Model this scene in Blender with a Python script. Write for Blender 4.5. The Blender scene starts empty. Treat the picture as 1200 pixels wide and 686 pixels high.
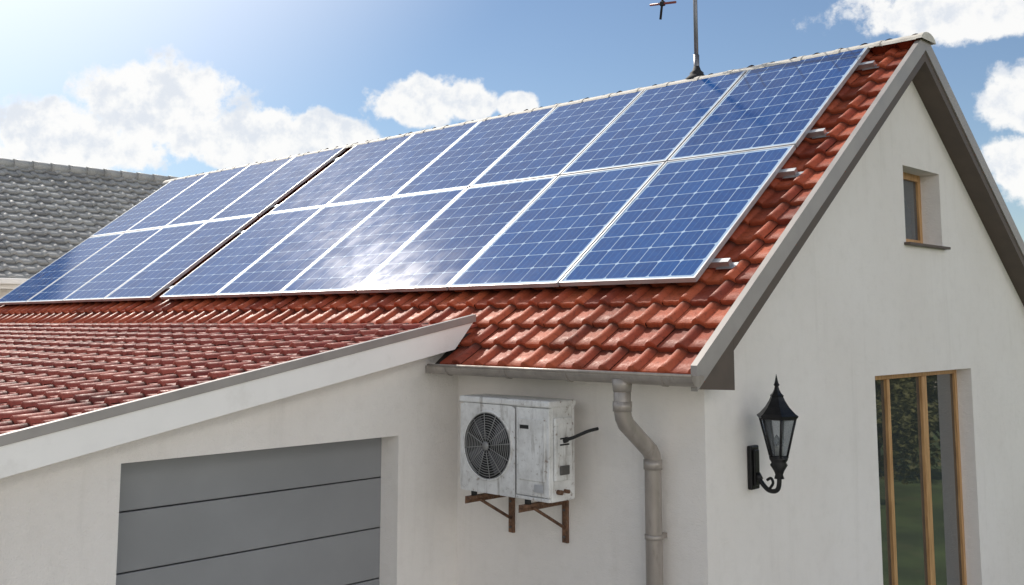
import bpy, bmesh, math, random
from mathutils import Vector, noise as mnoise
random.seed(7)
scene=bpy.context.scene
COL=scene.collection

# ------------------------------------------------------------------ helpers
def link(o,parent=None):
    COL.objects.link(o)
    if parent is not None: o.parent=parent
    return o
def empty(name,loc=(0,0,0)):
    e=bpy.data.objects.new(name,None); e.location=loc; e.empty_display_size=.2
    return link(e)
def meshobj(name,verts,faces,mat=None,parent=None,smooth=False,bevel=0,uvs=None):
    me=bpy.data.meshes.new(name); me.from_pydata([tuple(v) for v in verts],[],faces); me.update()
    if uvs:
        ul=me.uv_layers.new(name='UVMap')
        for i,uv in enumerate(uvs): ul.data[i].uv=uv
    if smooth:
        for p in me.polygons: p.use_smooth=True
    if mat: me.materials.append(mat)
    o=bpy.data.objects.new(name,me)
    if bevel:
        b=o.modifiers.new('b','BEVEL'); b.width=bevel; b.segments=2; b.limit_method='ANGLE'
    return link(o,parent)
BF=[(0,3,2,1),(4,5,6,7),(0,1,5,4),(1,2,6,5),(2,3,7,6),(3,0,4,7)]
def box(name,lo,hi,mat,parent=None,bevel=0.0):
    x0,y0,z0=lo;x1,y1,z1=hi
    v=[(x0,y0,z0),(x1,y0,z0),(x1,y1,z0),(x0,y1,z0),(x0,y0,z1),(x1,y0,z1),(x1,y1,z1),(x0,y1,z1)]
    return meshobj(name,v,BF,mat,parent,bevel=bevel)
class Frame:
    def __init__(s,O,A,U):
        s.O=Vector(O);s.A=Vector(A).normalized();s.U=Vector(U).normalized();s.N=s.A.cross(s.U).normalized()
        if s.N.z<0: s.N=-s.N
    def p(s,a,u,n): return s.O+s.A*a+s.U*u+s.N*n
def fbox(name,F,a0,a1,u0,u1,n0,n1,mat,parent=None,bevel=0):
    v=[F.p(a,u,n) for n in (n0,n1) for a,u in ((a0,u0),(a1,u0),(a1,u1),(a0,u1))]
    return meshobj(name,v,BF,mat,parent,bevel=bevel)
def extrude_x(name,pts,x0,x1,mat,parent=None,bevel=0):
    n=len(pts); v=[(x0,y,z) for y,z in pts]+[(x1,y,z) for y,z in pts]
    f=[tuple(range(n-1,-1,-1)),tuple(range(n,2*n))]+[(i,(i+1)%n,n+(i+1)%n,n+i) for i in range(n)]
    o=meshobj(name,v,f,mat,parent,bevel=bevel)
    bm=bmesh.new();bm.from_mesh(o.data);bmesh.ops.recalc_face_normals(bm,faces=bm.faces);bm.to_mesh(o.data);bm.free()
    return o
def tube(name,pts,r,mat,parent=None,seg=16,radii=None,closed_ends=True):
    """swept tube through points (sharp joints kept round by parallel frames)"""
    pts=[Vector(p) for p in pts]; verts=[];faces=[]
    t0=(pts[1]-pts[0]).normalized()
    ref=Vector((0,0,1)) if abs(t0.z)<.9 else Vector((1,0,0))
    nrm=t0.cross(ref).normalized()
    for i,p in enumerate(pts):
        if i==0: t=(pts[1]-pts[0]).normalized()
        elif i==len(pts)-1: t=(pts[-1]-pts[-2]).normalized()
        else: t=((pts[i]-pts[i-1]).normalized()+(pts[i+1]-pts[i]).normalized()).normalized()
        nrm=(nrm-t*nrm.dot(t)).normalized(); b=t.cross(nrm)
        rr=radii[i] if radii else r
        for k in range(seg):
            a=2*math.pi*k/seg; verts.append(p+(nrm*math.cos(a)+b*math.sin(a))*rr)
    for i in range(len(pts)-1):
        for k in range(seg):
            faces.append((i*seg+k,i*seg+(k+1)%seg,(i+1)*seg+(k+1)%seg,(i+1)*seg+k))
    if closed_ends:
        faces.append(tuple(range(seg-1,-1,-1))); L=(len(pts)-1)*seg; faces.append(tuple(range(L,L+seg)))
    o=meshobj(name,verts,faces,mat,parent)
    for p in o.data.polygons:
        if len(p.vertices)==4:p.use_smooth=True
    return o
def bez(pts,n=8):
    out=[]
    P=[Vector(p) for p in pts]
    for i in range(len(P)-1):
        p0=P[max(i-1,0)];p1=P[i];p2=P[i+1];p3=P[min(i+2,len(P)-1)]
        for k in range(n):
            t=k/n
            out.append(.5*((2*p1)+(p2-p0)*t+(2*p0-5*p1+4*p2-p3)*t*t+(-p0+3*p1-3*p2+p3)*t**3))
    out.append(P[-1]); return out
def lathe(name,prof,center,mat,parent=None,seg=24,smooth=True,rot=0):
    cx,cy,cz=center;v=[];f=[]
    for r,z in prof:
        for k in range(seg):
            a=2*math.pi*k/seg+rot; v.append((cx+r*math.cos(a),cy+r*math.sin(a),cz+z))
    for i in range(len(prof)-1):
        for k in range(seg): f.append((i*seg+k,i*seg+(k+1)%seg,(i+1)*seg+(k+1)%seg,(i+1)*seg+k))
    f.append(tuple(range(seg-1,-1,-1)));L=(len(prof)-1)*seg;f.append(tuple(range(L,L+seg)))
    return meshobj(name,v,f,mat,parent,smooth=smooth)

# ------------------------------------------------------------------ materials
class NT:
    def __init__(s,tree): s.t=tree
    def n(s,typ,**kw):
        nd=s.t.nodes.new(typ)
        for k,v in kw.items(): setattr(nd,k,v)
        return nd
    def l(s,a,b): s.t.links.new(a,b)
    def m(s,op,a,b=None,c=None,clamp=False):
        nd=s.n('ShaderNodeMath',operation=op,use_clamp=clamp)
        for i,x in enumerate((a,b,c)):
            if x is None: continue
            if isinstance(x,(int,float)): nd.inputs[i].default_value=x
            else: s.l(x,nd.inputs[i])
        return nd.outputs[0]
    def mix(s,fac,a,b,blend='MIX'):
        nd=s.n('ShaderNodeMix',data_type='RGBA',blend_type=blend)
        for idx,x in ((0,fac),(6,a),(7,b)):
            if isinstance(x,(int,float)): nd.inputs[idx].default_value=x
            elif isinstance(x,(tuple,list)): nd.inputs[idx].default_value=(*x,1) if len(x)==3 else x
            else: s.l(x,nd.inputs[idx])
        return nd.outputs[2]
    def ss(s,x,a,b,o0=0.,o1=1.):
        nd=s.n('ShaderNodeMapRange',interpolation_type='SMOOTHSTEP')
        s.l(x,nd.inputs[0])
        for i,v in enumerate((a,b,o0,o1)): nd.inputs[i+1].default_value=v
        return nd.outputs[0]
    def noise(s,vec,scale,detail=4,rough=.55,out=0,dist=0):
        nd=s.n('ShaderNodeTexNoise'); nd.inputs['Scale'].default_value=scale; nd.inputs['Detail'].default_value=detail
        nd.inputs['Roughness'].default_value=rough; nd.inputs['Distortion'].default_value=dist
        if vec is not None: s.l(vec,nd.inputs['Vector'])
        return nd.outputs[out]
def newmat(name):
    m=bpy.data.materials.new(name); m.use_nodes=True
    nt=NT(m.node_tree); b=m.node_tree.nodes['Principled BSDF']
    return m,nt,b
def setb(b,**kw):
    for k,v in kw.items():
        k=k.replace('_',' ')
        if isinstance(v,tuple) and len(v)==3: v=(*v,1)
        b.inputs[k].default_value=v
def simple(name,col,rough=.6,metal=0.,var=.12,scale=6,bump=0.,bscale=80,stretch=None,dirt=None,dirtamt=.5,spec=.5):
    m,nt,b=newmat(name)
    tc=nt.n('ShaderNodeTexCoord'); vec=tc.outputs['Object']
    v2=vec
    if stretch:
        mp=nt.n('ShaderNodeMapping'); mp.inputs['Scale'].default_value=stretch; nt.l(vec,mp.inputs[0]); v2=mp.outputs[0]
    f=nt.noise(v2,scale,4)
    c0=tuple(c*(1-var) for c in col);c1=tuple(min(1,c*(1+var)) for c in col)
    c=nt.mix(nt.ss(f,.3,.7),c0,c1)
    if dirt:
        f2=nt.noise(v2,scale*2.3,6,.65)
        c=nt.mix(nt.ss(f2,.52,.72,0,dirtamt),c,dirt)
    nt.l(c,b.inputs['Base Color'])
    setb(b,Metallic=metal)
    b.inputs['Specular IOR Level'].default_value=spec
    nt.l(nt.ss(f,.2,.8,max(rough-.08,0.02),min(rough+.08,1)),b.inputs['Roughness'])
    if bump:
        bp=nt.n('ShaderNodeBump'); bp.inputs['Strength'].default_value=bump; bp.inputs['Distance'].default_value=.01
        nt.l(nt.noise(vec,bscale,3),bp.inputs['Height']); nt.l(bp.outputs[0],b.inputs['Normal'])
    return m

def plaster_mat():
    m,nt,b=newmat('white_plaster')
    vec=nt.n('ShaderNodeTexCoord').outputs['Object']
    big=nt.noise(vec,.8,3); fine=nt.noise(vec,9,5,.6)
    mp=nt.n('ShaderNodeMapping'); mp.inputs['Scale'].default_value=(5,5,.45); nt.l(vec,mp.inputs[0])
    streak=nt.noise(mp.outputs[0],1.6,5,.6)
    c=nt.mix(nt.ss(big,.3,.7),(.865,.82,.775),(.905,.865,.825))
    c=nt.mix(nt.ss(fine,.45,.8,0,.14),c,(.62,.58,.53))
    c=nt.mix(nt.ss(streak,.52,.8,0,.16),c,(.56,.52,.47))
    nt.l(c,b.inputs['Base Color']); setb(b,Roughness=.92); b.inputs['Specular IOR Level'].default_value=.25
    h=nt.m('ADD',nt.noise(vec,110,3,.7),nt.m('MULTIPLY',nt.noise(vec,22,3),.8))
    bp=nt.n('ShaderNodeBump'); bp.inputs['Strength'].default_value=.8; bp.inputs['Distance'].default_value=.012
    nt.l(h,bp.inputs['Height']); nt.l(bp.outputs[0],b.inputs['Normal'])
    return m
def tile_mat(name,ca,cb,cd,rough=.5,dirt=(.032,.020,.017),moss=.4,spec=.22):
    m,nt,b=newmat(name)
    tc=nt.n('ShaderNodeTexCoord'); uv=tc.outputs['UV']; vec=tc.outputs['Object']
    fl=nt.n('ShaderNodeVectorMath',operation='FLOOR'); nt.l(uv,fl.inputs[0])
    fr=nt.n('ShaderNodeVectorMath',operation='FRACTION'); nt.l(uv,fr.inputs[0])
    wn=nt.n('ShaderNodeTexWhiteNoise',noise_dimensions='2D'); nt.l(fl.outputs[0],wn.inputs['Vector'])
    r=wn.outputs['Value']
    c=nt.mix(r,ca,cb)
    sep=nt.n('ShaderNodeSeparateColor'); nt.l(wn.outputs['Color'],sep.inputs[0])
    c=nt.mix(nt.ss(sep.outputs[1],.7,1,0,.7),c,cd)
    n1=nt.noise(vec,1.3,4,.6); n2=nt.noise(vec,30,5,.7)
    c=nt.mix(nt.ss(n2,.48,.75,0,.5),c,dirt)
    c=nt.mix(nt.ss(n1,.5,.75,0,moss),c,dirt)
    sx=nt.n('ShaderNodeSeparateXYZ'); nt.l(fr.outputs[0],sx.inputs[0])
    # shading between rows painted in the dirt colour on each tile's upper part
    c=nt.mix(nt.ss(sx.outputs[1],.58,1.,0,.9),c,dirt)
    nt.l(c,b.inputs['Base Color'])
    nt.l(nt.ss(n2,.3,.7,rough-.1,rough+.15),b.inputs['Roughness'])
    b.inputs['Specular IOR Level'].default_value=spec
    bp=nt.n('ShaderNodeBump'); bp.inputs['Strength'].default_value=.35; bp.inputs['Distance'].default_value=.005
    nt.l(nt.noise(vec,120,3,.7),bp.inputs['Height']); nt.l(bp.outputs[0],b.inputs['Normal'])
    return m
def panel_mat():
    m,nt,b=newmat('solar_cells')
    tc=nt.n('ShaderNodeTexCoord'); uv=tc.outputs['UV']; vec=tc.outputs['Object']
    sx=nt.n('ShaderNodeSeparateXYZ'); nt.l(uv,sx.inputs[0])
    U,V=sx.outputs[0],sx.outputs[1]
    # uv.x = panel index + fraction ; 6 x 9 cells inside a small margin
    u=nt.m('FRACT',U); v=nt.m('FRACT',V)
    cu=nt.m('MULTIPLY',nt.m('SUBTRACT',u,.018),6/.964); cv=nt.m('MULTIPLY',nt.m('SUBTRACT',v,.012),9/.976)
    fu=nt.m('ABSOLUTE',nt.m('SUBTRACT',nt.m('FRACT',cu),.5)); fv=nt.m('ABSOLUTE',nt.m('SUBTRACT',nt.m('FRACT',cv),.5))
    mx=nt.m('MAXIMUM',fu,fv)
    gap=nt.m('GREATER_THAN',mx,.484); dia=nt.m('GREATER_THAN',nt.m('ADD',fu,fv),.89)
    out=nt.m('MAXIMUM',nt.m('GREATER_THAN',nt.m('ABSOLUTE',nt.m('SUBTRACT',u,.5)),.482),nt.m('GREATER_THAN',nt.m('ABSOLUTE',nt.m('SUBTRACT',v,.5)),.488))
    sheet=nt.m('MAXIMUM',nt.m('MAXIMUM',gap,dia),out)
    bus=nt.m('LESS_THAN',nt.m('ABSOLUTE',nt.m('SUBTRACT',fu,.17)),.010)
    cb=nt.n('ShaderNodeCombineXYZ'); nt.l(nt.m('ADD',nt.m('FLOOR',cu),nt.m('MULTIPLY',nt.m('FLOOR',U),17)),cb.inputs[0]); nt.l(nt.m('ADD',nt.m('FLOOR',cv),nt.m('MULTIPLY',nt.m('FLOOR',V),13)),cb.inputs[1])
    wn=nt.n('ShaderNodeTexWhiteNoise',noise_dimensions='2D'); nt.l(cb.outputs[0],wn.inputs['Vector'])
    cp=nt.n('ShaderNodeCombineXYZ'); nt.l(nt.m('FLOOR',U),cp.inputs[0]); nt.l(nt.m('FLOOR',V),cp.inputs[1])
    wp=nt.n('ShaderNodeTexWhiteNoise',noise_dimensions='2D'); nt.l(cp.outputs[0],wp.inputs['Vector'])
    vo=nt.n('ShaderNodeTexVoronoi'); vo.inputs['Scale'].default_value=45; nt.l(vec,vo.inputs['Vector'])
    sc=nt.n('ShaderNodeSeparateColor'); nt.l(vo.outputs['Color'],sc.inputs[0])
    r=nt.m('ADD',nt.m('MULTIPLY',wn.outputs['Value'],.35),nt.m('ADD',nt.m('MULTIPLY',sc.outputs[0],.4),nt.m('MULTIPLY',wp.outputs['Value'],.25)))
    c=nt.mix(r,(.0015,.036,.165),(.004,.075,.280))
    c=nt.mix(nt.m('MULTIPLY',bus,.4),c,(.14,.28,.48))
    c=nt.mix(nt.m('MULTIPLY',sheet,.88),c,(.42,.56,.72))
    dust=nt.noise(vec,2.2,5,.65)
    c=nt.mix(nt.ss(dust,.4,.8,0.0,.04),c,(.35,.38,.40))
    nt.l(c,b.inputs['Base Color'])
    setb(b,Roughness=.6)
    b.inputs['Specular IOR Level'].default_value=.0
    setb(b,Coat_Weight=.62,Coat_IOR=1.40)
    nt.l(nt.ss(nt.noise(vec,5,4),.3,.7,.100,.135),b.inputs['Coat Roughness'])
    return m
def ac_mat():
    m,nt,b=newmat('weathered_white_metal')
    vec=nt.n('ShaderNodeTexCoord').outputs['Object']
    mp=nt.n('ShaderNodeMapping'); mp.inputs['Scale'].default_value=(9,9,1.1); nt.l(vec,mp.inputs[0])
    st=nt.noise(mp.outputs[0],2.2,6,.7); bl=nt.noise(vec,7,6,.7); sp=nt.noise(vec,28,5,.7)
    c=nt.mix(nt.ss(bl,.35,.7),(.74,.74,.73),(.55,.545,.53))
    c=nt.mix(nt.ss(st,.53,.70,0,.65),c,(.24,.215,.19))
    c=nt.mix(nt.ss(sp,.60,.68,0,.75),c,(.17,.10,.06))
    nt.l(c,b.inputs['Base Color']); setb(b,Roughness=.5)
    bp=nt.n('ShaderNodeBump'); bp.inputs['Strength'].default_value=.15; bp.inputs['Distance'].default_value=.004
    nt.l(bl,bp.inputs['Height']); nt.l(bp.outputs[0],b.inputs['Normal'])
    return m
def glass_mat(name,tint=(.02,.025,.025),ior=1.9):
    m,nt,b=newmat(name)
    vec=nt.n('ShaderNodeTexCoord').outputs['Object']
    nt.l(nt.mix(nt.noise(vec,1.5,3),tint,tuple(t*1.6 for t in tint)),b.inputs['Base Color'])
    setb(b,Roughness=.02,IOR=ior)
    bp=nt.n('ShaderNodeBump'); bp.inputs['Strength'].default_value=.03; bp.inputs['Distance'].default_value=.01
    nt.l(nt.noise(vec,1.2,1),bp.inputs['Height']); nt.l(bp.outputs[0],b.inputs['Normal'])
    return m
def wood_mat():
    m,nt,b=newmat('oak_frame')
    vec=nt.n('ShaderNodeTexCoord').outputs['Object']
    mp=nt.n('ShaderNodeMapping'); mp.inputs['Scale'].default_value=(18,18,1.2); nt.l(vec,mp.inputs[0])
    f=nt.noise(mp.outputs[0],3,5,.6)
    nt.l(nt.mix(nt.ss(f,.3,.7),(.36,.19,.075),(.58,.34,.15)),b.inputs['Base Color']); setb(b,Roughness=.45)
    return m
M_pl=plaster_mat()
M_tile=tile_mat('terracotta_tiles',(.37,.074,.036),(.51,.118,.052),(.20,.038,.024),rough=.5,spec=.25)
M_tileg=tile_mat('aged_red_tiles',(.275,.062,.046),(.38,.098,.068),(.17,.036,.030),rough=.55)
M_tilen=tile_mat('grey_concrete_tiles',(.33,.33,.32),(.44,.44,.42),(.23,.23,.23),rough=.5,dirt=(.06,.06,.06))
M_pan=panel_mat(); M_ac=ac_mat(); M_wood=wood_mat()
M_alu=simple('aluminium_frame',(.50,.51,.53),.45,.5,.08,8)
M_railm=simple('aluminium_rail',(.5,.51,.52),.4,.8)
M_gut=simple('taupe_gutter_metal',(.33,.295,.265),.38,.3,.12,4,stretch=(3,3,1),dirt=(.16,.135,.11),dirtamt=.35)
M_verge=simple('grey_verge_metal',(.34,.315,.295),.5,.15,.1,3)
M_brown=simple('dark_brown_soffit',(.095,.072,.057),.6,0,.15,5)
M_door=simple('grey_door_steel',(.27,.275,.285),.42,.15,.06,1.3,bump=.12,bscale=160)
M_groove=simple('dark_groove',(.05,.052,.055),.8)
M_white=simple('white_fascia_paint',(.90,.88,.85),.55,0,.03,2,bump=.1,bscale=60,dirt=(.66,.63,.58),dirtamt=.25)
M_deck=simple('roof_underlay',(.035,.03,.028),.9)
M_ridge=simple('pale_ridge_tile',(.62,.585,.52),.7,0,.12,5,bump=.2,dirt=(.34,.30,.25),dirtamt=.4)
M_black=simple('black_cast_iron',(.012,.012,.013),.38,.4,.3,30,bump=.2,bscale=150)
M_rub=simple('black_rubber',(.015,.015,.015),.7)
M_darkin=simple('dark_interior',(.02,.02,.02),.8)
M_rust=simple('rusty_steel',(.16,.085,.05),.8,.2,.4,25,bump=.4,dirt=(.30,.25,.21),dirtamt=.6)
M_galv=simple('galvanised_mast',(.22,.22,.23),.45,.7)
M_redp=simple('red_brown_antenna',(.22,.05,.035),.5)
M_gl=glass_mat('window_glass',(.028,.034,.036),ior=2.7); M_gl2=glass_mat('small_window_glass',(.05,.06,.07))
M_grass=simple('grass',(.07,.10,.03),.95,0,.4,.6,dirt=(.12,.11,.05),dirtamt=.5)
M_conc=simple('concrete_paving',(.50,.47,.42),.9,0,.12,1.5,bump=.3)
M_asph=simple('asphalt',(.055,.055,.057),.9,0,.2,3,bump=.3)
M_bark=simple('bark',(.09,.065,.045),.95,0,.3,9,bump=.5)
M_soil=simple('terrain_slope',(.10,.11,.045),.95,0,.35,.04,dirt=(.22,.19,.09),dirtamt=.7)

# ------------------------------------------------------------------ tiled roofs
def tiles(name,F,c0,c1,r0,r1,mat,parent,p=.23,q=.24,amp=.036,step=.036,base=-.064):
    """interlocking pan tiles: real relief, one mesh"""
    verts=[];faces=[];uvs=[]
    def prof(t):   # roll on one side, shallow pan on the other
        if t<.42: return amp*math.sin(math.pi*t/.42)**.8
        s=(t-.42)/.58
        return -.006*math.sin(math.pi*s)+ .006*max(0,math.sin(math.pi*(s-.35)/.3)) if .35<s<.65 else -.006*math.sin(math.pi*s)
    ts=[0,.05,.12,.21,.30,.37,.42,.55,.7,.85,1.0]
    for r in range(r0,r1):
        for c in range(c0,c1):
            jn=random.uniform(-.0035,.0035); ju=random.uniform(-.006,.006); tw=random.uniform(-.004,.004)
            b=len(verts)
            ys=[(-.012,-.030),(-.012,step*.75),(.006,step+.002),(.5,step*.5),(1.05,0)]
            for (fy,h) in ys:
                for t in ts:
                    n=base+h+jn+tw*(t-.5)+prof(t)
                    verts.append(F.p((c+t)*p,(r+fy)*q+ju,n))
            m=len(ts)
            for j in range(len(ys)-1):
                for i in range(m-1):
                    faces.append((b+j*m+i,b+j*m+i+1,b+(j+1)*m+i+1,b+(j+1)*m+i))
                    vv0=max(ys[j][0],0.0)*.95;vv1=max(ys[j+1][0],0.0)*.93+.005
                    u0=.01+ts[i]*.98;u1=.01+ts[i+1]*.98
                    uvs+= [(c+u0+200,r+vv0+.003+50),(c+u1+200,r+vv0+.003+50),(c+u1+200,r+vv1+50),(c+u0+200,r+vv1+50)]
    me=bpy.data.meshes.new(name);me.from_pydata([tuple(v) for v in verts],[],faces);me.update()
    ul=me.uv_layers.new(name='UVMap')
    flat=[x for uv in uvs for x in uv]; ul.data.foreach_set('uv',flat)
    me.polygons.foreach_set('use_smooth',[ (i//(len(ts)-1))%4>=2 for i in range(len(me.polygons))])
    me.materials.append(mat)
    o=bpy.data.objects.new(name,me); link(o,parent); return o

EY,EZ,SL=-.34,2.93,.765
RY=3.22; RZ=EZ+SL*(RY-EY); BY=2*RY-EY
def zr(y): return EZ+SL*(y-EY) if y<=RY else RZ-SL*(y-RY)
XL=-13.11
house=empty('white_house')
FM=Frame((0,EY,EZ),(-1,0,0),(0,1,SL))          # columns run to -x
FBk=Frame((0,BY,EZ),(-1,0,0),(0,-1,SL))
SLEN=math.hypot(RY-EY,RZ-EZ)                    # ~4.48
NR=int(SLEN/.24)+1
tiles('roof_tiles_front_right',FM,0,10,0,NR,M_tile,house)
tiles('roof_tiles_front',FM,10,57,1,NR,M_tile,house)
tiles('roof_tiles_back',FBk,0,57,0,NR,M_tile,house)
fbox('roof_deck_front',FM,.02,-XL,0.02,SLEN-.02,-.13,-.088,M_deck,house)
fbox('roof_deck_back',FBk,.02,-XL,0.02,SLEN-.02,-.13,-.088,M_deck,house)
# ridge caps
x=0.03
while x>XL-.05:
    L=.38
    prof=[]
    for i in range(9):
        a=math.pi*(.04+.92*i/8); prof.append((RY+.150*math.cos(a),RZ-.045+.085*math.sin(a)))
    v=[];f=[]
    for j,(xx,g) in enumerate(((x,.004),(x-.05,.004),(x-.052,0),(x-L-.03,-.001))):
        for (y,z) in prof: v.append((xx,RY+(y-RY)*(1+g*8),z+g))
    n=len(prof)
    for j in range(3):
        for i in range(n-1): f.append((j*n+i,j*n+i+1,(j+1)*n+i+1,(j+1)*n+i))
    f.append(tuple(range(n)))
    meshobj('ridge_cap',v,f,M_ridge,house)
    x-=L
# verge boards (chevrons)
def chev(name,d0,d1,x0,x1,mat,y0=EY,y1=None):
    y1=BY if y1 is None else y1
    return extrude_x(name,[(y0,zr(y0)+d0),(RY,RZ+d0),(y1,zr(y1)+d0),(y1,zr(y1)+d1),(RY,RZ+d1),(y0,zr(y0)+d1)],x0,x1,mat,house)
for s,(xa,xb) in enumerate(((-.045,.0),(XL-.02,XL+.025))):
    chev('verge_trim',.045,-.105,xa,xb,M_verge,EY-.03,BY+.03)
YB=.056
chev('verge_board',-.1055,-.20,-.04,-.012,M_brown,YB,2*RY-YB)
chev('verge_soffit',-.155,-.195,-.203,-.041,M_brown,YB,2*RY-YB)
extrude_x('eave_box_end',[(-.335,2.812),(.055,2.79),(.055,zr(.055)-.106),(-.335,zr(-.335)-.106)],-.05,-.0125,M_brown,house)
extrude_x('eave_box_end_back',[(BY-.005,2.812),(BY-.395,2.79),(BY-.395,zr(BY-.395)-.106),(BY-.005,zr(BY-.005)-.106)],-.05,-.0125,M_brown,house)
box('eave_box_bottom',(-.198,.001,2.838),(-.0515,.054,2.858),M_brown,house)
box('eave_soffit',(-2.44,-.325,2.835),(-.0515,-.002,2.86),M_white,house)
box('eave_fascia',(-2.44,-.345,2.83),(-.0515,-.331,2.885),M_verge,house)

# walls with openings
def wall(name,axis,pos,a0,a1,z0,z1,holes,inw,clips,mat):
    """axis 'x': plane x=pos, a is y.  axis 'y': plane y=pos, a is x.  holes (a0,a1,z0,z1,depth)"""
    bm=bmesh.new()
    As=sorted(set([a0,a1]+[h[i] for h in holes for i in (0,1)])); Zs=sorted(set([z0,z1]+[h[i] for h in holes for i in (2,3)]))
    P=lambda a,z,d=0:(pos+inw*d,a,z) if axis=='x' else (a,pos+inw*d,z)
    def quad(*ps): bm.faces.new([bm.verts.new(p) for p in ps])
    for i in range(len(As)-1):
        for j in range(len(Zs)-1):
            ca=(As[i]+As[i+1])/2;cz=(Zs[j]+Zs[j+1])/2
            if any(h[0]<ca<h[1] and h[2]<cz<h[3] for h in holes): continue
            quad(P(As[i],Zs[j]),P(As[i+1],Zs[j]),P(As[i+1],Zs[j+1]),P(As[i],Zs[j+1]))
    for h in holes:
        b0,b1,c0,c1,d=h
        quad(P(b0,c0),P(b0,c1),P(b0,c1,d),P(b0,c0,d));quad(P(b1,c0),P(b1,c1),P(b1,c1,d),P(b1,c0,d))
        quad(P(b0,c0),P(b1,c0),P(b1,c0,d),P(b0,c0,d));quad(P(b0,c1),P(b1,c1),P(b1,c1,d),P(b0,c1,d))
    for co,no in clips:
        bmesh.ops.bisect_plane(bm,geom=bm.verts[:]+bm.edges[:]+bm.faces[:],plane_co=co,plane_no=no,clear_outer=True)
    bmesh.ops.remove_doubles(bm,verts=bm.verts,dist=.0005)
    bmesh.ops.recalc_face_normals(bm,faces=bm.faces)
    me=bpy.data.meshes.new(name);bm.to_mesh(me);bm.free();me.materials.append(mat)
    o=bpy.data.objects.new(name,me);return link(o,house)
FW=(2.40,4.41,.35,2.785,.14); SW=(3.10,3.88,3.885,4.55,.18)
wall('gable_wall','x',-.2,0,BY+EY,-.1,6,[FW,SW],-1,[((0,EY,EZ-.10),(0,-SL,1)),((0,BY,EZ-.10),(0,SL,1))],M_pl)
wall('gable_wall_far','x',XL+.12,0,BY+EY,-.1,6,[],1,[((0,EY,EZ-.10),(0,-SL,1)),((0,BY,EZ-.10),(0,SL,1))],M_pl)
wall('eave_wall','y',0,-2.6,-.2,-.1,3.08,[],1,[],M_pl)
wall('back_wall','y',BY+EY,XL+.12,-.2,-.1,3.08,[(-3.2,-2.0,.9,2.2,.12),(-7.2,-6,.9,2.2,.12)],-1,[],M_pl)
for xa in (-3.2,-7.2):
    box('back_window_glass',(xa+.05,BY+EY-.13,.95),(xa+1.15,BY+EY-.11,2.15),M_gl,house)
    box('back_window_frame',(xa,BY+EY-.16,.9),(xa+1.2,BY+EY-.132,2.2),M_wood,house)
box('back_gutter',(XL,BY+.0,2.83),(0,BY+.11,2.92),M_gut,house,.02)
# garage
GX=-2.45; GS=.189
def zg(y): return 3.23+GS*(y-.05)
GF0=-4.75
wall('garage_wall','x',GX,-4.5,0.0,-.1,3.4,[(-2.69,-.59,0.02,2.385,.20)],-1,[((0,.05,3.23-.12),(0,-GS,1))],M_pl)
wall('garage_front_wall','y',-4.5,XL+.12,GX,-.1,zg(-4.5)-.12,[],1,[],M_pl)
wall('garage_far_wall','x',XL+.12,-4.5,-.01,-.1,3.4,[],1,[((0,.05,3.23-.12),(0,-GS,1))],M_pl)
FG=Frame((-2.3,GF0,zg(GF0)),(-1,0,0),(0,1,GS))
GL=math.hypot(.10-GF0,GS*(.10-GF0))
NG=int(GL/.24)
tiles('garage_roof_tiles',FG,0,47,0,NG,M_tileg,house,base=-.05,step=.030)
fbox('garage_roof_deck',FG,.0,10.8,0.02,GL,-.14,-.09,M_deck,house)
fbox('garage_top_flashing',FG,.0,10.8,NG*.24-.04,NG*.24+.10,-.055,-.035,M_tileg,house)
extrude_x('garage_verge_trim',[(GF0-.03,zg(GF0-.03)+.045),(.02,zg(.02)+.045),(.02,zg(.02)-.012),(GF0-.03,zg(GF0-.03)-.012)],-2.315,-2.27,M_verge,house,bevel=.003)
extrude_x('garage_fascia',[(GF0,zg(GF0)-.0125),(-.0,zg(0)-.0125),(-.19,zg(-.19)-.18),(GF0,zg(GF0)-.18)],-2.32,-2.282,M_white,house)
extrude_x('garage_soffit',[(GF0,zg(GF0)-.14),(-.01,zg(-.01)-.14),(-.01,zg(-.01)-.165),(GF0,zg(GF0)-.165)],-2.449,-2.3205,M_white,house)
box('garage_gutter',(XL,GF0-.12,zg(GF0)-.14),(-2.27,GF0-.005,zg(GF0)-.04),M_gut,house,.02)
zt=2.43
for i in range(7):
    z1=zt-.36*i-.004; z0=zt-.36*(i+1)+.004
    box('garage_door_section',(-2.69,-2.78,max(z0,.02)),(-2.645,-.52,z1),M_door,house,.006)
box('garage_door_back',(-2.72,-2.8,.01),(-2.695,-.5,2.5),M_groove,house)
# french window
fx=-.335
def frame_window(pre,y0,y1,z0,z1,fx,t,bars,mat_gl,dep=.05,hb=None):
    box(pre+'_frame_left',(fx-dep,y0,z0),(fx,y0+t,z1),M_wood,house,.004)
    box(pre+'_frame_right',(fx-dep,y1-t,z0),(fx,y1,z1),M_wood,house,.004)
    box(pre+'_frame_top',(fx-dep+.002,y0+t,z1-t),(fx-.002,y1-t,z1),M_wood,house,.004)
    box(pre+'_frame_bottom',(fx-dep+.002,y0+t,z0),(fx-.002,y1-t,z0+t),M_wood,house,.004)
    for (yc,w) in bars: box(pre+'_mullion',(fx-dep+.003,yc-w/2,z0+t),(fx+.004,yc+w/2,z1-t),M_wood,house,.004)
    box(pre+'_glass',(fx-dep*.6,y0+t*.5,z0+t*.5),(fx-dep*.6+.006,y1-t*.5,z1-t*.5),mat_gl,house)
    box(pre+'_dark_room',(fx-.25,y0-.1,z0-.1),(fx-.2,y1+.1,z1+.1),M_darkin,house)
frame_window('french_window',2.38,4.43,.35,2.80,fx,.065,[(2.93,.055),(3.66,.10)],M_gl)
frame_window('small_window',3.08,3.90,3.88,4.56,-.375,.07,[],M_gl2)
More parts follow.
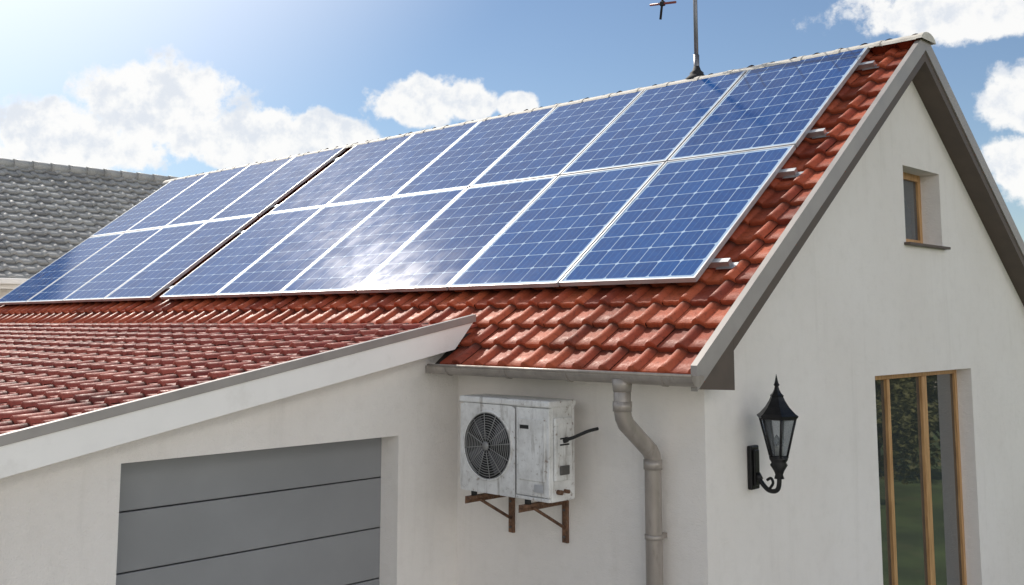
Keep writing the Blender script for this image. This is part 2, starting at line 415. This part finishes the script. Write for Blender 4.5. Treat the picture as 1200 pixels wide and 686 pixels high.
box('small_window_casement',(-.372,3.15,3.95),(-.360,3.19,4.49),M_wood,house)
box('small_window_sill',(-.37,3.06,3.862),(-.145,3.93,3.884),M_brown,house,.003)
box('french_window_sill',(-.33,2.36,.32),(-.12,4.45,.349),M_verge,house,.003)

# gutter (half round) and downpipe, part of the house
def half_gutter(name,x0,x1,yc,zc,r,mat):
    v=[];f=[];n=13
    for xx in (x0,x1):
        for rr in (r,r-.006):
            for i in range(n):
                a=math.pi+math.pi*i/(n-1); v.append((xx,yc+rr*math.cos(a),zc+rr*math.sin(a)))
    for i in range(n-1):
        f.append((i,i+1,2*n+i+1,2*n+i)); f.append((n+i,3*n+i,3*n+i+1,n+i+1))
    f.append((0,2*n,3*n,n));f.append((n-1,2*n-1,4*n-1,3*n-1))
    f.append(tuple(range(2*n,3*n)));f.append(tuple(range(n-1,-1,-1)))
    return meshobj(name,v,f,mat,house)
half_gutter('gutter',-2.27,.03,-.405,2.895,.066,M_gut)
tube('gutter_bead',[(-2.27,-.471,2.897),(.03,-.471,2.897)],.010,M_gut,house,10)
for xb in (-2.1,-1.5,-.95,-.2):
    half_gutter('gutter_bracket',xb-.012,xb+.012,-.405,2.893,.070,M_gut)
dp=[(-.53,-.405,2.85),(-.53,-.405,2.66),(-.53,-.395,2.62),(-.53,-.37,2.58),(-.53,-.13,2.40),(-.53,-.105,2.365),(-.53,-.10,2.33),(-.53,-.10,0.05)]
tube('downpipe',dp,.054,M_gut,house,24)
for zz in (2.69,2.31,1.2): 
    yy=-.405 if zz>2.6 else -.10
    tube('downpipe_collar',[(-.53,yy,zz-.03),(-.53,yy,zz+.03)],.060,M_gut,house,24)
tube('gutter_outlet',[(-.53,-.405,2.86),(-.53,-.405,2.78)],.06,M_gut,house,24,radii=[.066,.057])
box('downpipe_clip',(-.56,-.06,1.85),(-.50,-.001,1.88),M_gut,house)
tube('downpipe_clip_ring',[(-.53,-.10,1.85),(-.53,-.10,1.88)],.059,M_gut,house,24)

# ------------------------------------------------------------------ solar array
PW,PL,PG=1.213,1.775,.022
def solar(name,x_right,ncol,seedi):
    arr=empty(name)
    s0=(.335-EY)/ (1/math.hypot(1,SL))       # slope distance of lower edge
    for r in range(2):
        for c in range(ncol):
            a0=-x_right+c*(PW+PG); u0=s0+r*(PL+PG); n0,n1=.035,.072
            j=random.uniform(-.002,.002)
            t=.013
            g=[FM.p(a,u,n1-.003+j+random.uniform(-.002,.002)) for a,u in ((a0+t,u0+t),(a0+PW-t,u0+t),(a0+PW-t,u0+PL-t),(a0+t,u0+PL-t))]
            i0=c+seedi; j0=r
            meshobj('panel_glass',g,[(0,1,2,3)],M_pan,arr,uvs=[(i0+.001,j0+.001),(i0+.999,j0+.001),(i0+.999,j0+.999),(i0+.001,j0+.999)])
            fbox('panel_back',FM,a0+t,a0+PW-t,u0+t,u0+PL-t,n0+j,n1-.008+j,M_darkin,arr)
            fbox('frame_side',FM,a0,a0+t,u0,u0+PL,n0+j,n1+j,M_alu,arr)
            fbox('frame_side',FM,a0+PW-t,a0+PW,u0,u0+PL,n0+j,n1+j,M_alu,arr)
            fbox('frame_low',FM,a0+t,a0+PW-t,u0,u0+t,n0+j,n1+j-.0005,M_alu,arr)
            fbox('frame_top',FM,a0+t,a0+PW-t,u0+PL-t,u0+PL,n0+j,n1+j-.0005,M_alu,arr)
    W=ncol*(PW+PG)
    for r in range(2):
        for fr in (.13,.80):
            u=s0+r*(PL+PG)+PL*fr
            fbox('mounting_rail',FM,-x_right-.13,-x_right+W+.05,u,u+.045,-.012,.034,M_railm,arr)
            fbox('rail_end_plate',FM,-x_right-.17,-x_right-.02,u-.012,u+.06,-.018,-.013,M_railm,arr)
    return arr
solar('solar_panel_array',-.45,6,0)
solar('solar_panel_array',-8.08,4,20)

# ------------------------------------------------------------------ AC unit
ac=empty('air_conditioner_outdoor_unit')
x0,x1,y0,y1,z0,z1=-1.975,-1.125,-.42,-.16,2.035,2.69
fcx,fcz,fr=-1.70,2.36,.232
box('cabinet',(x0,y0+.022,z0),(x1,y1,z1-.03),M_ac,ac,.012)
box('lid',(x0-.008,y0-.006,z1-.045),(x1+.008,y1+.006,z1),M_ac,ac,.012)
def plate_with_hole(name,xa,xb,za,zb,yf,yb,cx,cz,r,mat,parent,n=64):
    v=[];f=[]
    for k in range(n):
        a=2*math.pi*k/n; c,s=math.cos(a),math.sin(a)
        v.append((cx+r*c,yf,cz+r*s))
        tx=(xb-cx)/c if c>1e-6 else ((xa-cx)/c if c<-1e-6 else 1e9)
        tz=(zb-cz)/s if s>1e-6 else ((za-cz)/s if s<-1e-6 else 1e9)
        t=min(tx,tz); v.append((cx+t*c,yf,cz+t*s)); v.append((cx+r*c,yb,cz+r*s))
    for k in range(n):
        a=3*k;b=3*((k+1)%n)
        f.append((a,a+1,b+1,b)); f.append((a,b,b+2,a+2))
    return meshobj(name,v,f,mat,parent)
sp=-1.435
plate_with_hole('front_plate',x0+.004,sp,z0+.004,z1-.047,y0,y0+.03,fcx,fcz,fr,M_ac,ac)
box('service_panel',(sp+.006,y0+.002,z0+.03),(x1-.002,y0+.03,z1-.05),M_ac,ac,.008)
box('service_panel_lower',(sp+.006,y0-.001,z0+.004),(x1-.002,y0+.02,z0+.026),M_ac,ac,.004)
box('service_recess_frame',(sp+.035,y0-.006,z0+.13),(x1-.035,y0+.004,z1-.12),M_ac,ac,.005)
box('fan_cavity',(fcx-.232,y0+.0195,fcz-.232),(fcx+.232,y0+.0215,fcz+.232),M_darkin,ac)
M_grill=simple('grille_wire',(.10,.095,.09),.5,.3)
M_wire=simple('grille_wire_light',(.26,.26,.255),.5,.2)
M_blade=simple('fan_blade_plastic',(.10,.10,.11),.5)
def ring(name,r,minor,y,mat,parent,n=56,seg=6):
    pts=[(fcx+r*math.cos(2*math.pi*k/n),y,fcz+r*math.sin(2*math.pi*k/n)) for k in range(n+1)]
    return tube(name,pts,minor,mat,parent,seg,closed_ends=False)
for i in range(1,12): ring('grille_ring',.035+(fr-.045)*i/11,.0022,y0-.006-.010*(1-i/11),M_wire,ac)
ring('grille_rim',fr,.008,y0-.001,M_ac,ac,64,8)
for k in range(12):
    a=2*math.pi*k/12+.13
    tube('grille_spoke',[(fcx+.02*math.cos(a),y0-.018,fcz+.02*math.sin(a)),(fcx+fr*math.cos(a),y0-.004,fcz+fr*math.sin(a))],.003,M_wire,ac,6)
hub=lathe('grille_hub',[(.0,-.004),(.030,-.004),(.030,.006),(.0,.008)],(0,0,0),M_wire,ac,24)
hub.rotation_euler=(math.radians(90),0,0); hub.location=(fcx,y0-.018,fcz)
for b in range(4):
    v=[];f=[]
    for i in range(7):
        rr=.04+.165*i/6
        a0=b*math.pi/2+.35*math.sin(i/6*1.5); w=.30+.32*math.sin(math.pi*(.15+.7*i/6))
        for s,dy in ((0,.004),(.5,.010),(1,.016)):
            a=a0+w*s*1.3; v.append((fcx+rr*math.cos(a),y0+dy-.0015,fcz+rr*math.sin(a)))
    for i in range(6):
        for s in range(2): f.append((i*3+s,i*3+s+1,i*3+3+s+1,i*3+3+s))
    meshobj('fan_blade',v,f,M_blade,ac,smooth=True)
box('maker_label',(sp+.05,y0-.0075,z1-.19),(sp+.13,y0-.0062,z1-.165),M_rub,ac)
box('rating_plate',(sp+.18,y0-.0075,z0+.06),(sp+.26,y0-.0015,z0+.11),M_alu,ac)
box('side_cover',(x1+.001,-.385,2.17),(x1+.022,-.215,2.58),M_ac,ac,.01)
box('side_cover_inset',(x1+.0225,-.365,2.33),(x1+.028,-.235,2.55),M_ac,ac,.004)
box('side_handle',(x1+.023,-.345,2.21),(x1+.036,-.255,2.27),M_grill,ac,.006)
box('side_vent',(x1+.0285,-.345,2.40),(x1+.0305,-.255,2.41),M_rub,ac)
box('side_vent',(x1+.0285,-.345,2.44),(x1+.0305,-.255,2.45),M_rub,ac)
tube('black_hose',bez([(x1+.02,-.30,2.43),(x1+.10,-.30,2.455),(x1+.20,-.27,2.50),(x1+.23,-.2,2.515)],6),.011,M_rub,ac,12)
tube('hose_nut',[(x1+.018,-.30,2.428),(x1+.05,-.30,2.44)],.019,M_rub,ac,6)
tube('valve',[(x1,-.34,2.10),(x1+.04,-.34,2.10)],.016,M_rust,ac,8)
tube('valve',[(x1,-.27,2.10),(x1+.04,-.27,2.10)],.013,M_rust,ac,8)
for xx in (-1.86,-1.345):
    box('bracket_arm',(xx-.02,-.46,1.985),(xx+.02,-.003,2.005),M_rust,ac,.002)
    box('bracket_arm_web',(xx-.02,-.46,1.955),(xx-.014,-.003,1.984),M_rust,ac)
    box('bracket_leg',(xx-.024,-.022,1.70),(xx+.024,-.001,1.984),M_rust,ac,.002)
    tube('bracket_brace',[(xx,-.34,1.975),(xx,-.02,1.80)],.011,M_rust,ac,8)
    for yy in (-.39,-.19): tube('rubber_foot',[(xx,yy,2.005),(xx,yy,2.036)],.022,M_rub,ac,12)
    for zz in (1.74,1.92): tube('bolt',[(xx,-.022,zz),(xx,-.032,zz)],.009,M_grill,ac,6)

# ------------------------------------------------------------------ wall lantern
lan=empty('wall_lantern')
lx,ly=.02,.50
box('backplate',(-.199,.475,2.125),(-.165,.575,2.405),M_black,lan,.008)
box('backplate_raised',(-.1655,.495,2.15),(-.15,.555,2.38),M_black,lan,.008)
arm=bez([(-.155,.525,2.22),(-.13,.52,2.185),(-.07,.512,2.135),(-.01,.505,2.135),(.018,.50,2.18),(.02,.50,2.30)],7)
tube('scroll_arm',arm,.015,M_black,lan,12)
tube('scroll_arm_collar',[(-.155,.525,2.225),(-.13,.52,2.19)],.022,M_black,lan,12)
tube('scroll_curl',bez([(-.06,.511,2.14),(-.03,.507,2.18),(-.045,.509,2.21),(-.075,.512,2.195)],6),.009,M_black,lan,10)
lathe('lantern_cup',[(.0,2.21),(.032,2.215),(.024,2.24),(.034,2.265),(.056,2.30),(.046,2.315),(.058,2.335),(.06,2.35),(.0,2.352)],(lx,ly,0),M_black,lan,20)
M_lg,ntl,bl=newmat('lantern_glass')
setb(bl,Roughness=.12,IOR=1.45); bl.inputs['Transmission Weight'].default_value=.85
ntl.l(ntl.mix(ntl.noise(ntl.n('ShaderNodeTexCoord').outputs['Object'],8,3),(.30,.33,.36),(.6,.63,.65)),bl.inputs['Base Color'])
R0,R1,Z0,Z1=.055,.118,2.352,2.60
for k in range(6):
    a=math.pi/3*k+.2;b=a+math.pi/3
    A0=(lx+R0*math.cos(a),ly+R0*math.sin(a),Z0);A1=(lx+R1*math.cos(a),ly+R1*math.sin(a),Z1)
    B0=(lx+R0*math.cos(b),ly+R0*math.sin(b),Z0);B1=(lx+R1*math.cos(b),ly+R1*math.sin(b),Z1)
    tube('lantern_bar',[A0,A1],.0085,M_black,lan,8)
    meshobj('lantern_pane',[A0,B0,B1,A1],[(0,1,2,3)],M_lg,lan)
    tube('lantern_top_rim',[A1,B1],.011,M_black,lan,8)
    tube('lantern_bottom_rim',[A0,B0],.010,M_black,lan,8)
lathe('lantern_roof',[(.133,2.600),(.137,2.612),(.118,2.625),(.080,2.665),(.054,2.705),(.042,2.730),(.046,2.738),(.030,2.752),(.018,2.775),(.013,2.795),(.020,2.806),(.013,2.818),(.006,2.85),(.001,2.875)],(lx,ly,0),M_black,lan,6,smooth=False,rot=.2)
lathe('lantern_socket',[(.0,2.35),(.017,2.351),(.017,2.42),(.012,2.425),(.0,2.43)],(lx,ly,0),simple('candle_sleeve',(.6,.58,.5),.5),lan,12)
lathe('lantern_bulb',[(.008,2.425),(.02,2.45),(.018,2.475),(.001,2.50)],(lx,ly,0),M_lg,lan,12)

# ------------------------------------------------------------------ antenna
ant=empty('tv_antenna')
ax=-2.35
tube('mast',[(ax,RY,RZ-.05),(ax,RY,7.3)],.022,M_galv,ant,12)
tube('mast_sleeve',[(ax,RY,RZ+.02),(ax,RY,RZ+.28)],.030,M_galv,ant,12)
lathe('rubber_boot',[(.12,RZ+.0),(.12,RZ+.03),(.09,RZ+.055),(.07,RZ+.075),(.072,RZ+.09),(.045,RZ+.115),(.03,RZ+.16)],(ax,RY,0),M_rub,ant,16)
tube('boom',[(ax+.5,RY,6.80),(ax-.75,RY,6.80)],.013,M_redp,ant,8)
for i,xx in enumerate((-.7,-.55,-.15,.2,.42)):
    tube('element',[(ax+xx,RY-.3+.02*i,6.80),(ax+xx,RY+.3-.02*i,6.80)],.006,M_galv,ant,6)
tube('dipole_hanger',[(ax-.38,RY,6.80),(ax-.44,RY,6.40)],.013,M_rub,ant,8)
tube('dipole_arm',[(ax-.57,RY,6.585),(ax-.24,RY,6.545)],.013,M_redp,ant,8)
box('junction_box',(ax-.435,RY-.02,6.54),(ax-.385,RY+.02,6.59),M_rub,ant,.006)

# ------------------------------------------------------------------ neighbour house
nb=empty('neighbour_house')
nx,nz=-14.5,3.97; nrx,nrz=-18.5,6.47
FN=Frame((nx,-4,nz),(0,1,0),(-4,0,nrz-nz)); FN2=Frame((2*nrx-nx,-4,nz),(0,1,0),(4,0,nrz-nz))
NSL=math.hypot(4,nrz-nz)
tiles('roof_tiles',FN,0,66,0,int(NSL/.28)+1,M_tilen,nb,p=.28,q=.28,amp=.035,step=.042)
tiles('roof_tiles_back',FN2,0,66,0,int(NSL/.28)+1,M_tilen,nb,p=.28,q=.28,amp=.035,step=.03)
fbox('deck',FN,0,18.4,0,NSL,-.13,-.09,M_deck,nb);fbox('deck_back',FN2,0,18.4,0,NSL,-.13,-.09,M_deck,nb)
yy=-4
while yy<14.4:
    tube('ridge_tile',[(nrx,yy,nrz-.02),(nrx,yy+.40,nrz-.03)],.1,M_tilen,nb,12,radii=[.11,.098]); yy+=.38
box('walls',(2*nrx-nx+.35,-3.8,-.1),(nx-.35,14.2,nz-.08),M_pl,nb)
meshobj('gable_ends',[(nx-.35,-3.8,nz-.1),(2*nrx-nx+.35,-3.8,nz-.1),(nrx,-3.8,nrz-.15),(nx-.35,14.2,nz-.1),(2*nrx-nx+.35,14.2,nz-.1),(nrx,14.2,nrz-.15)],[(0,1,2),(3,5,4)],M_pl,nb)
box('gutter',(nx-.02,-4,nz-.13),(nx+.10,14.4,nz-.03),M_white,nb,.02)
box('fascia',(nx-.34,-4,nz-.20),(nx-.03,14.4,nz-.12),M_white,nb)
for yw in (0,4,8):
    box('window_glass',(nx-.352,yw,1.0),(nx-.345,yw+1.2,2.2),M_gl2,nb)
    box('window_frame',(nx-.36,yw-.06,.94),(nx-.3485,yw+1.26,2.26),M_wood,nb)

# ------------------------------------------------------------------ ground, vegetation, distance
def grid(name,xs,ys,zf,mat):
    v=[(x,y,zf(x,y)) for y in ys for x in xs];nx_=len(xs)
    f=[(j*nx_+i,j*nx_+i+1,(j+1)*nx_+i+1,(j+1)*nx_+i) for j in range(len(ys)-1) for i in range(nx_-1)]
    return meshobj(name,v,f,mat,None,smooth=True)
def lin(a,b,n): return [a+(b-a)*i/(n-1) for i in range(n)]
def gz(x,y):
    d=math.hypot(x+4,y-1)
    if d<28: return 0
    k=min((d-28)/120,1); k=k*k*(3-2*k)
    far=max(0,min((d-200)/500,1))
    return -5*k+ (mnoise.noise(Vector((x*.01,y*.01,0)))*4)*k + far*26*(1+.8*mnoise.noise(Vector((x*.003,y*.003,3))))
grid('ground',lin(-900,900,150),lin(-900,900,150),gz,M_soil)
box('lawn',(-30,-24,-.05),(20,26,.012),M_grass)
box('driveway_paving',(-2.44,-7.5,-.04),(6,-.001,.03),M_conc)
box('terrace_paving',(-.199,.001,-.04),(2.6,5.2,.034),M_conc)
box('road',(-40,-13.5,-.04),(40,-7.6,.02),M_asph)

def leafmat(name,a,b_):
    m,nt,b=newmat(name)
    geo=nt.n('ShaderNodeNewGeometry')
    r=geo.outputs['Random Per Island']
    n=nt.noise(nt.n('ShaderNodeTexCoord').outputs['Object'],.8,3)
    nt.l(nt.mix(nt.m('MULTIPLY',nt.m('ADD',r,n),.6,clamp=True),a,b_),b.inputs['Base Color']); setb(b,Roughness=.6)
    b.inputs['Specular IOR Level'].default_value=.3
    return m
M_leaf=[leafmat('leaf_green',(.035,.065,.015),(.12,.17,.035)),leafmat('leaf_olive',(.06,.065,.018),(.17,.16,.05))]
def tree_mesh(seed,h,cr):
    rnd=random.Random(seed); v=[];f=[];mi=[]
    def seg(p,q,r0,r1,n=7):
        p=Vector(p);q=Vector(q);t=(q-p).normalized();a=t.cross(Vector((.3,1,.2))).normalized();b=t.cross(a);base=len(v)
        for c,r in ((p,r0),(q,r1)):
            for k in range(n):
                g=2*math.pi*k/n;v.append(c+(a*math.cos(g)+b*math.sin(g))*r)
        for k in range(n): f.append((base+k,base+(k+1)%n,base+n+(k+1)%n,base+n+k));mi.append(0)
    seg((0,0,-.3),(0,0,h*.35),h*.035,h*.025); seg((0,0,h*.35),(.1,0,h*.75),h*.025,h*.01)
    centers=[]
    for i in range(16):
        a=rnd.uniform(0,6.28);el=rnd.uniform(-.5,1.2);rr=cr*rnd.uniform(.45,.95)
        c=Vector((math.cos(a)*math.cos(el)*rr,math.sin(a)*math.cos(el)*rr,h*.58+math.sin(el)*rr*.9)); centers.append((c,cr*rnd.uniform(.24,.44)))
        if i<9: seg((0,0,h*rnd.uniform(.25,.5)),tuple(c),h*.012,h*.004,5)
    for c,r in centers:
        for k in range(230):
            dr=Vector((rnd.gauss(0,1),rnd.gauss(0,1),rnd.gauss(0,.8))).normalized()*r*rnd.uniform(.55,1.1)
            p=c+dr;s=rnd.uniform(.05,.10)*(.6+cr*.25)
            a=Vector((rnd.gauss(0,1),rnd.gauss(0,1),rnd.gauss(0,1))).normalized();b=a.cross(Vector((rnd.gauss(0,1),rnd.gauss(0,1),1))).normalized()
            base=len(v);v.extend([p-a*s,p+b*s*.6,p+a*s,p-b*s*.6]);f.append((base,base+1,base+2,base+3));mi.append(1)
    me=bpy.data.meshes.new('tree_mesh');me.from_pydata([tuple(x) for x in v],[],f);me.update()
    me.materials.append(M_bark);me.materials.append(M_leaf[seed%2]);me.polygons.foreach_set('material_index',mi)
    return me
tms=[tree_mesh(1,2.6,1.4),tree_mesh(2,3.1,1.6),tree_mesh(3,5.5,2.4)]
spots=[]
for i in range(15):
    a=math.radians(random.uniform(40,78)); d=random.uniform(9,20)
    spots.append((.5+d*math.cos(a),4+d*math.sin(a),0))
for i in range(50):
    a=math.radians(random.uniform(32,84)); d=random.uniform(22,95)
    x,y=2+d*math.cos(a),3+d*math.sin(a)
    spots.append((x,y,random.choice([0,0,1]) if d<45 else random.choice([0,1,2])))
for i in range(14):
    a=math.radians(random.uniform(90,330)); d=random.uniform(32,60)
    if math.degrees(a)<175: d=48
    x,y=-6+d*math.cos(a),d*math.sin(a)
    spots.append((x,y,random.choice([1,2])))
for i,(x,y,t) in enumerate(spots):
    az=math.degrees(math.atan2(y+5.56,x-3.5))
    if 100<az<168 : t=0
    o=bpy.data.objects.new('tree',tms[t]);o.location=(x,y,gz(x,y)-.05);o.rotation_euler=(0,0,random.uniform(0,6.28));s=random.uniform(.65,1.0)*(1 if t<2 else .8);o.scale=(s*1.15,s*1.15,s);link(o)
M_vw=simple('village_wall',(.62,.56,.47),.9); M_vr=simple('village_roof',(.42,.14,.07),.8)
for i in range(20):
    a=math.radians(random.uniform(45,76)); d=random.uniform(60,150)
    x,y=d*math.cos(a),d*math.sin(a);w,l,h=random.uniform(7,10),random.uniform(9,14),random.uniform(3,5)
    e=empty('village_house',(x,y,gz(x,y)-.5));e.rotation_euler=(0,0,random.uniform(0,3))
    box('walls',(-w/2,-l/2,0),(w/2,l/2,h),M_vw,e)
    meshobj('roof',[(-w/2-.4,-l/2-.4,h-.2),(w/2+.4,-l/2-.4,h-.2),(w/2+.4,l/2+.4,h-.2),(-w/2-.4,l/2+.4,h-.2),(0,-l/2-.4,h+3),(0,l/2+.4,h+3)],[(0,1,4),(1,2,5,4),(2,3,5),(3,0,4,5),(0,3,2,1)],M_vr,e)
    for k in range(3): box('window',(w/2+.01,-l/2+1.5+k*2.6,1),(w/2+.03,-l/2+2.5+k*2.6,2.3),M_gl,e)

# ------------------------------------------------------------------ world and sun
saz,sel=math.radians(171.5),math.radians(41.5)
SD=Vector((math.cos(saz)*math.cos(sel),math.sin(saz)*math.cos(sel),math.sin(sel)))
w=bpy.data.worlds.new('World');scene.world=w;w.use_nodes=True
nt=NT(w.node_tree);w.node_tree.nodes.clear()
sky=nt.n('ShaderNodeTexSky',sky_type='NISHITA');sky.sun_disc=False
sky.sun_elevation=sel;sky.sun_rotation=math.atan2(SD.x,SD.y)
sky.altitude=200;sky.air_density=1.0;sky.dust_density=.3;sky.ozone_density=2.4
bg=nt.n('ShaderNodeBackground');bg.inputs[1].default_value=.100;nt.l(sky.outputs[0],bg.inputs[0])
tc=nt.n('ShaderNodeTexCoord');dirv=tc.outputs['Generated']
sx=nt.n('ShaderNodeSeparateXYZ');nt.l(dirv,sx.inputs[0])
azn=nt.m('MULTIPLY',nt.m('ARCTAN2',sx.outputs[1],sx.outputs[0]),180/math.pi)
eln=nt.m('MULTIPLY',nt.m('ARCSINE',sx.outputs[2]),180/math.pi)
n_big=nt.noise(dirv,12,2,.5); n_mid=nt.noise(dirv,32,7,.6)
nz_=nt.m('ADD',nt.m('MULTIPLY',nt.m('SUBTRACT',n_big,.5),1.3),nt.m('MULTIPLY',nt.m('SUBTRACT',n_mid,.5),1.6))
blobs=[(153.2,11.2,4.4,3.1),(157.5,9.0,5.5,2.4),(149,9.5,4.4,2.2),(162,7.8,5,2.2),
 (143.8,9.8,3.8,1.7),(139.4,11.8,3.6,2.0),(136.5,12.0,1.8,1.5),(133.4,11.9,1.6,1.0),
 (109,15.5,7.0,2.3),(104,17,7,2.5),(106.0,10.8,3.8,2.6),(104.5,7.3,6,2.8),(100,9,6,3)]
dens=None
for (a,e,sa,se) in blobs:
    da=nt.m('DIVIDE',nt.m('SUBTRACT',azn,a),sa); de=nt.m('SUBTRACT',eln,e)
    de=nt.m('MAXIMUM',nt.m('DIVIDE',de,se),nt.m('DIVIDE',de,-se*.7))
    dd=nt.m('SUBTRACT',1.0,nt.m('SQRT',nt.m('ADD',nt.m('MULTIPLY',da,da),nt.m('MULTIPLY',de,de))))
    dens=dd if dens is None else nt.m('MAXIMUM',dens,dd)
dens=nt.m('MAXIMUM',dens,-1.5)
# scattered cumulus for the rest of the sky; the sunward quarter is clear
mp=nt.n('ShaderNodeMapping');mp.inputs['Scale'].default_value=(1,1,2.2);nt.l(dirv,mp.inputs[0])
gen=nt.ss(nt.noise(mp.outputs[0],2.3,3,.5),.40,.58,-1.2,.7)
clr=nt.n('ShaderNodeVectorMath',operation='DOT_PRODUCT');clr.inputs[1].default_value=tuple(Vector((-.62,.56,.55)).normalized());nt.l(dirv,clr.inputs[0])
gen=nt.m('SUBTRACT',gen,nt.m('MULTIPLY',nt.ss(clr.outputs['Value'],.42,.55),4))
dens=nt.m('MAXIMUM',dens,gen)
dn=nt.m('ADD',dens,nt.m('MULTIPLY',nz_,.75))
alpha=nt.ss(dn,.02,.26)
alpha=nt.m('MULTIPLY',alpha,nt.ss(eln,-1,4))
mo=nt.n('ShaderNodeVectorMath',operation='ADD');mo.inputs[1].default_value=(.006,-.004,-.014);nt.l(dirv,mo.inputs[0])
n2=nt.noise(mo.outputs[0],32,5,.6)
lit=nt.m('ADD',nt.m('MULTIPLY',nt.m('SUBTRACT',n2,n_mid),2.4),nt.m('MULTIPLY',dn,-.2))
ccol=nt.mix(nt.ss(lit,-.6,.1),(.78,.82,.88),(1.0,.995,.98))
dp_=nt.n('ShaderNodeVectorMath',operation='DOT_PRODUCT');dp_.inputs[1].default_value=tuple(SD);nt.l(dirv,dp_.inputs[0])
# unseen clouds opposite the sun, boosted brighter and warmer to fill the shaded walls
back=nt.ss(dp_.outputs['Value'],-.7,.25,1.0,0.0)
ccol=nt.mix(back,ccol,(1.0,.955,.89))
cbg=nt.n('ShaderNodeBackground');nt.l(ccol,cbg.inputs[0])
nt.l(nt.m('ADD',nt.m('MULTIPLY',back,2.5),1.0),cbg.inputs[1])
# thin veil of high haze round the sun
veil=nt.ss(dp_.outputs['Value'],.76,1.0,0,.62)
mxv=nt.n('ShaderNodeMixShader');vb=nt.n('ShaderNodeBackground');vb.inputs[0].default_value=(1,.985,.96,1);vb.inputs[1].default_value=1.9
nt.l(veil,mxv.inputs[0]);nt.l(bg.outputs[0],mxv.inputs[1]);nt.l(vb.outputs[0],mxv.inputs[2])
mx=nt.n('ShaderNodeMixShader');nt.l(nt.m('MULTIPLY',alpha,.96),mx.inputs[0]);nt.l(mxv.outputs[0],mx.inputs[1]);nt.l(cbg.outputs[0],mx.inputs[2])
wo=nt.n('ShaderNodeOutputWorld');nt.l(mx.outputs[0],wo.inputs[0])
try:
    w.cycles.sampling_method='MANUAL'; w.cycles.sample_map_resolution=512
except Exception: pass

sl=bpy.data.lights.new('sun','SUN');sl.energy=4.8;sl.angle=math.radians(.5);sl.color=(1,.93,.83)
so=bpy.data.objects.new('sun',sl);so.rotation_euler=SD.to_track_quat('Z','Y').to_euler();so.location=(0,0,20);link(so)

# ------------------------------------------------------------------ camera
cam=bpy.data.cameras.new('camera');co=bpy.data.objects.new('camera',cam);link(co)
co.location=(3.5,-5.56,3.2);co.rotation_euler=(math.radians(90)+math.atan(144/1214),0,math.radians(44))
cam.sensor_width=36;cam.lens=1214/1200*36;cam.shift_y=-(343-235)/1200;cam.clip_end=3000;cam.clip_start=.05
scene.camera=co
scene.view_settings.view_transform='Standard';scene.view_settings.look='None';scene.view_settings.exposure=0
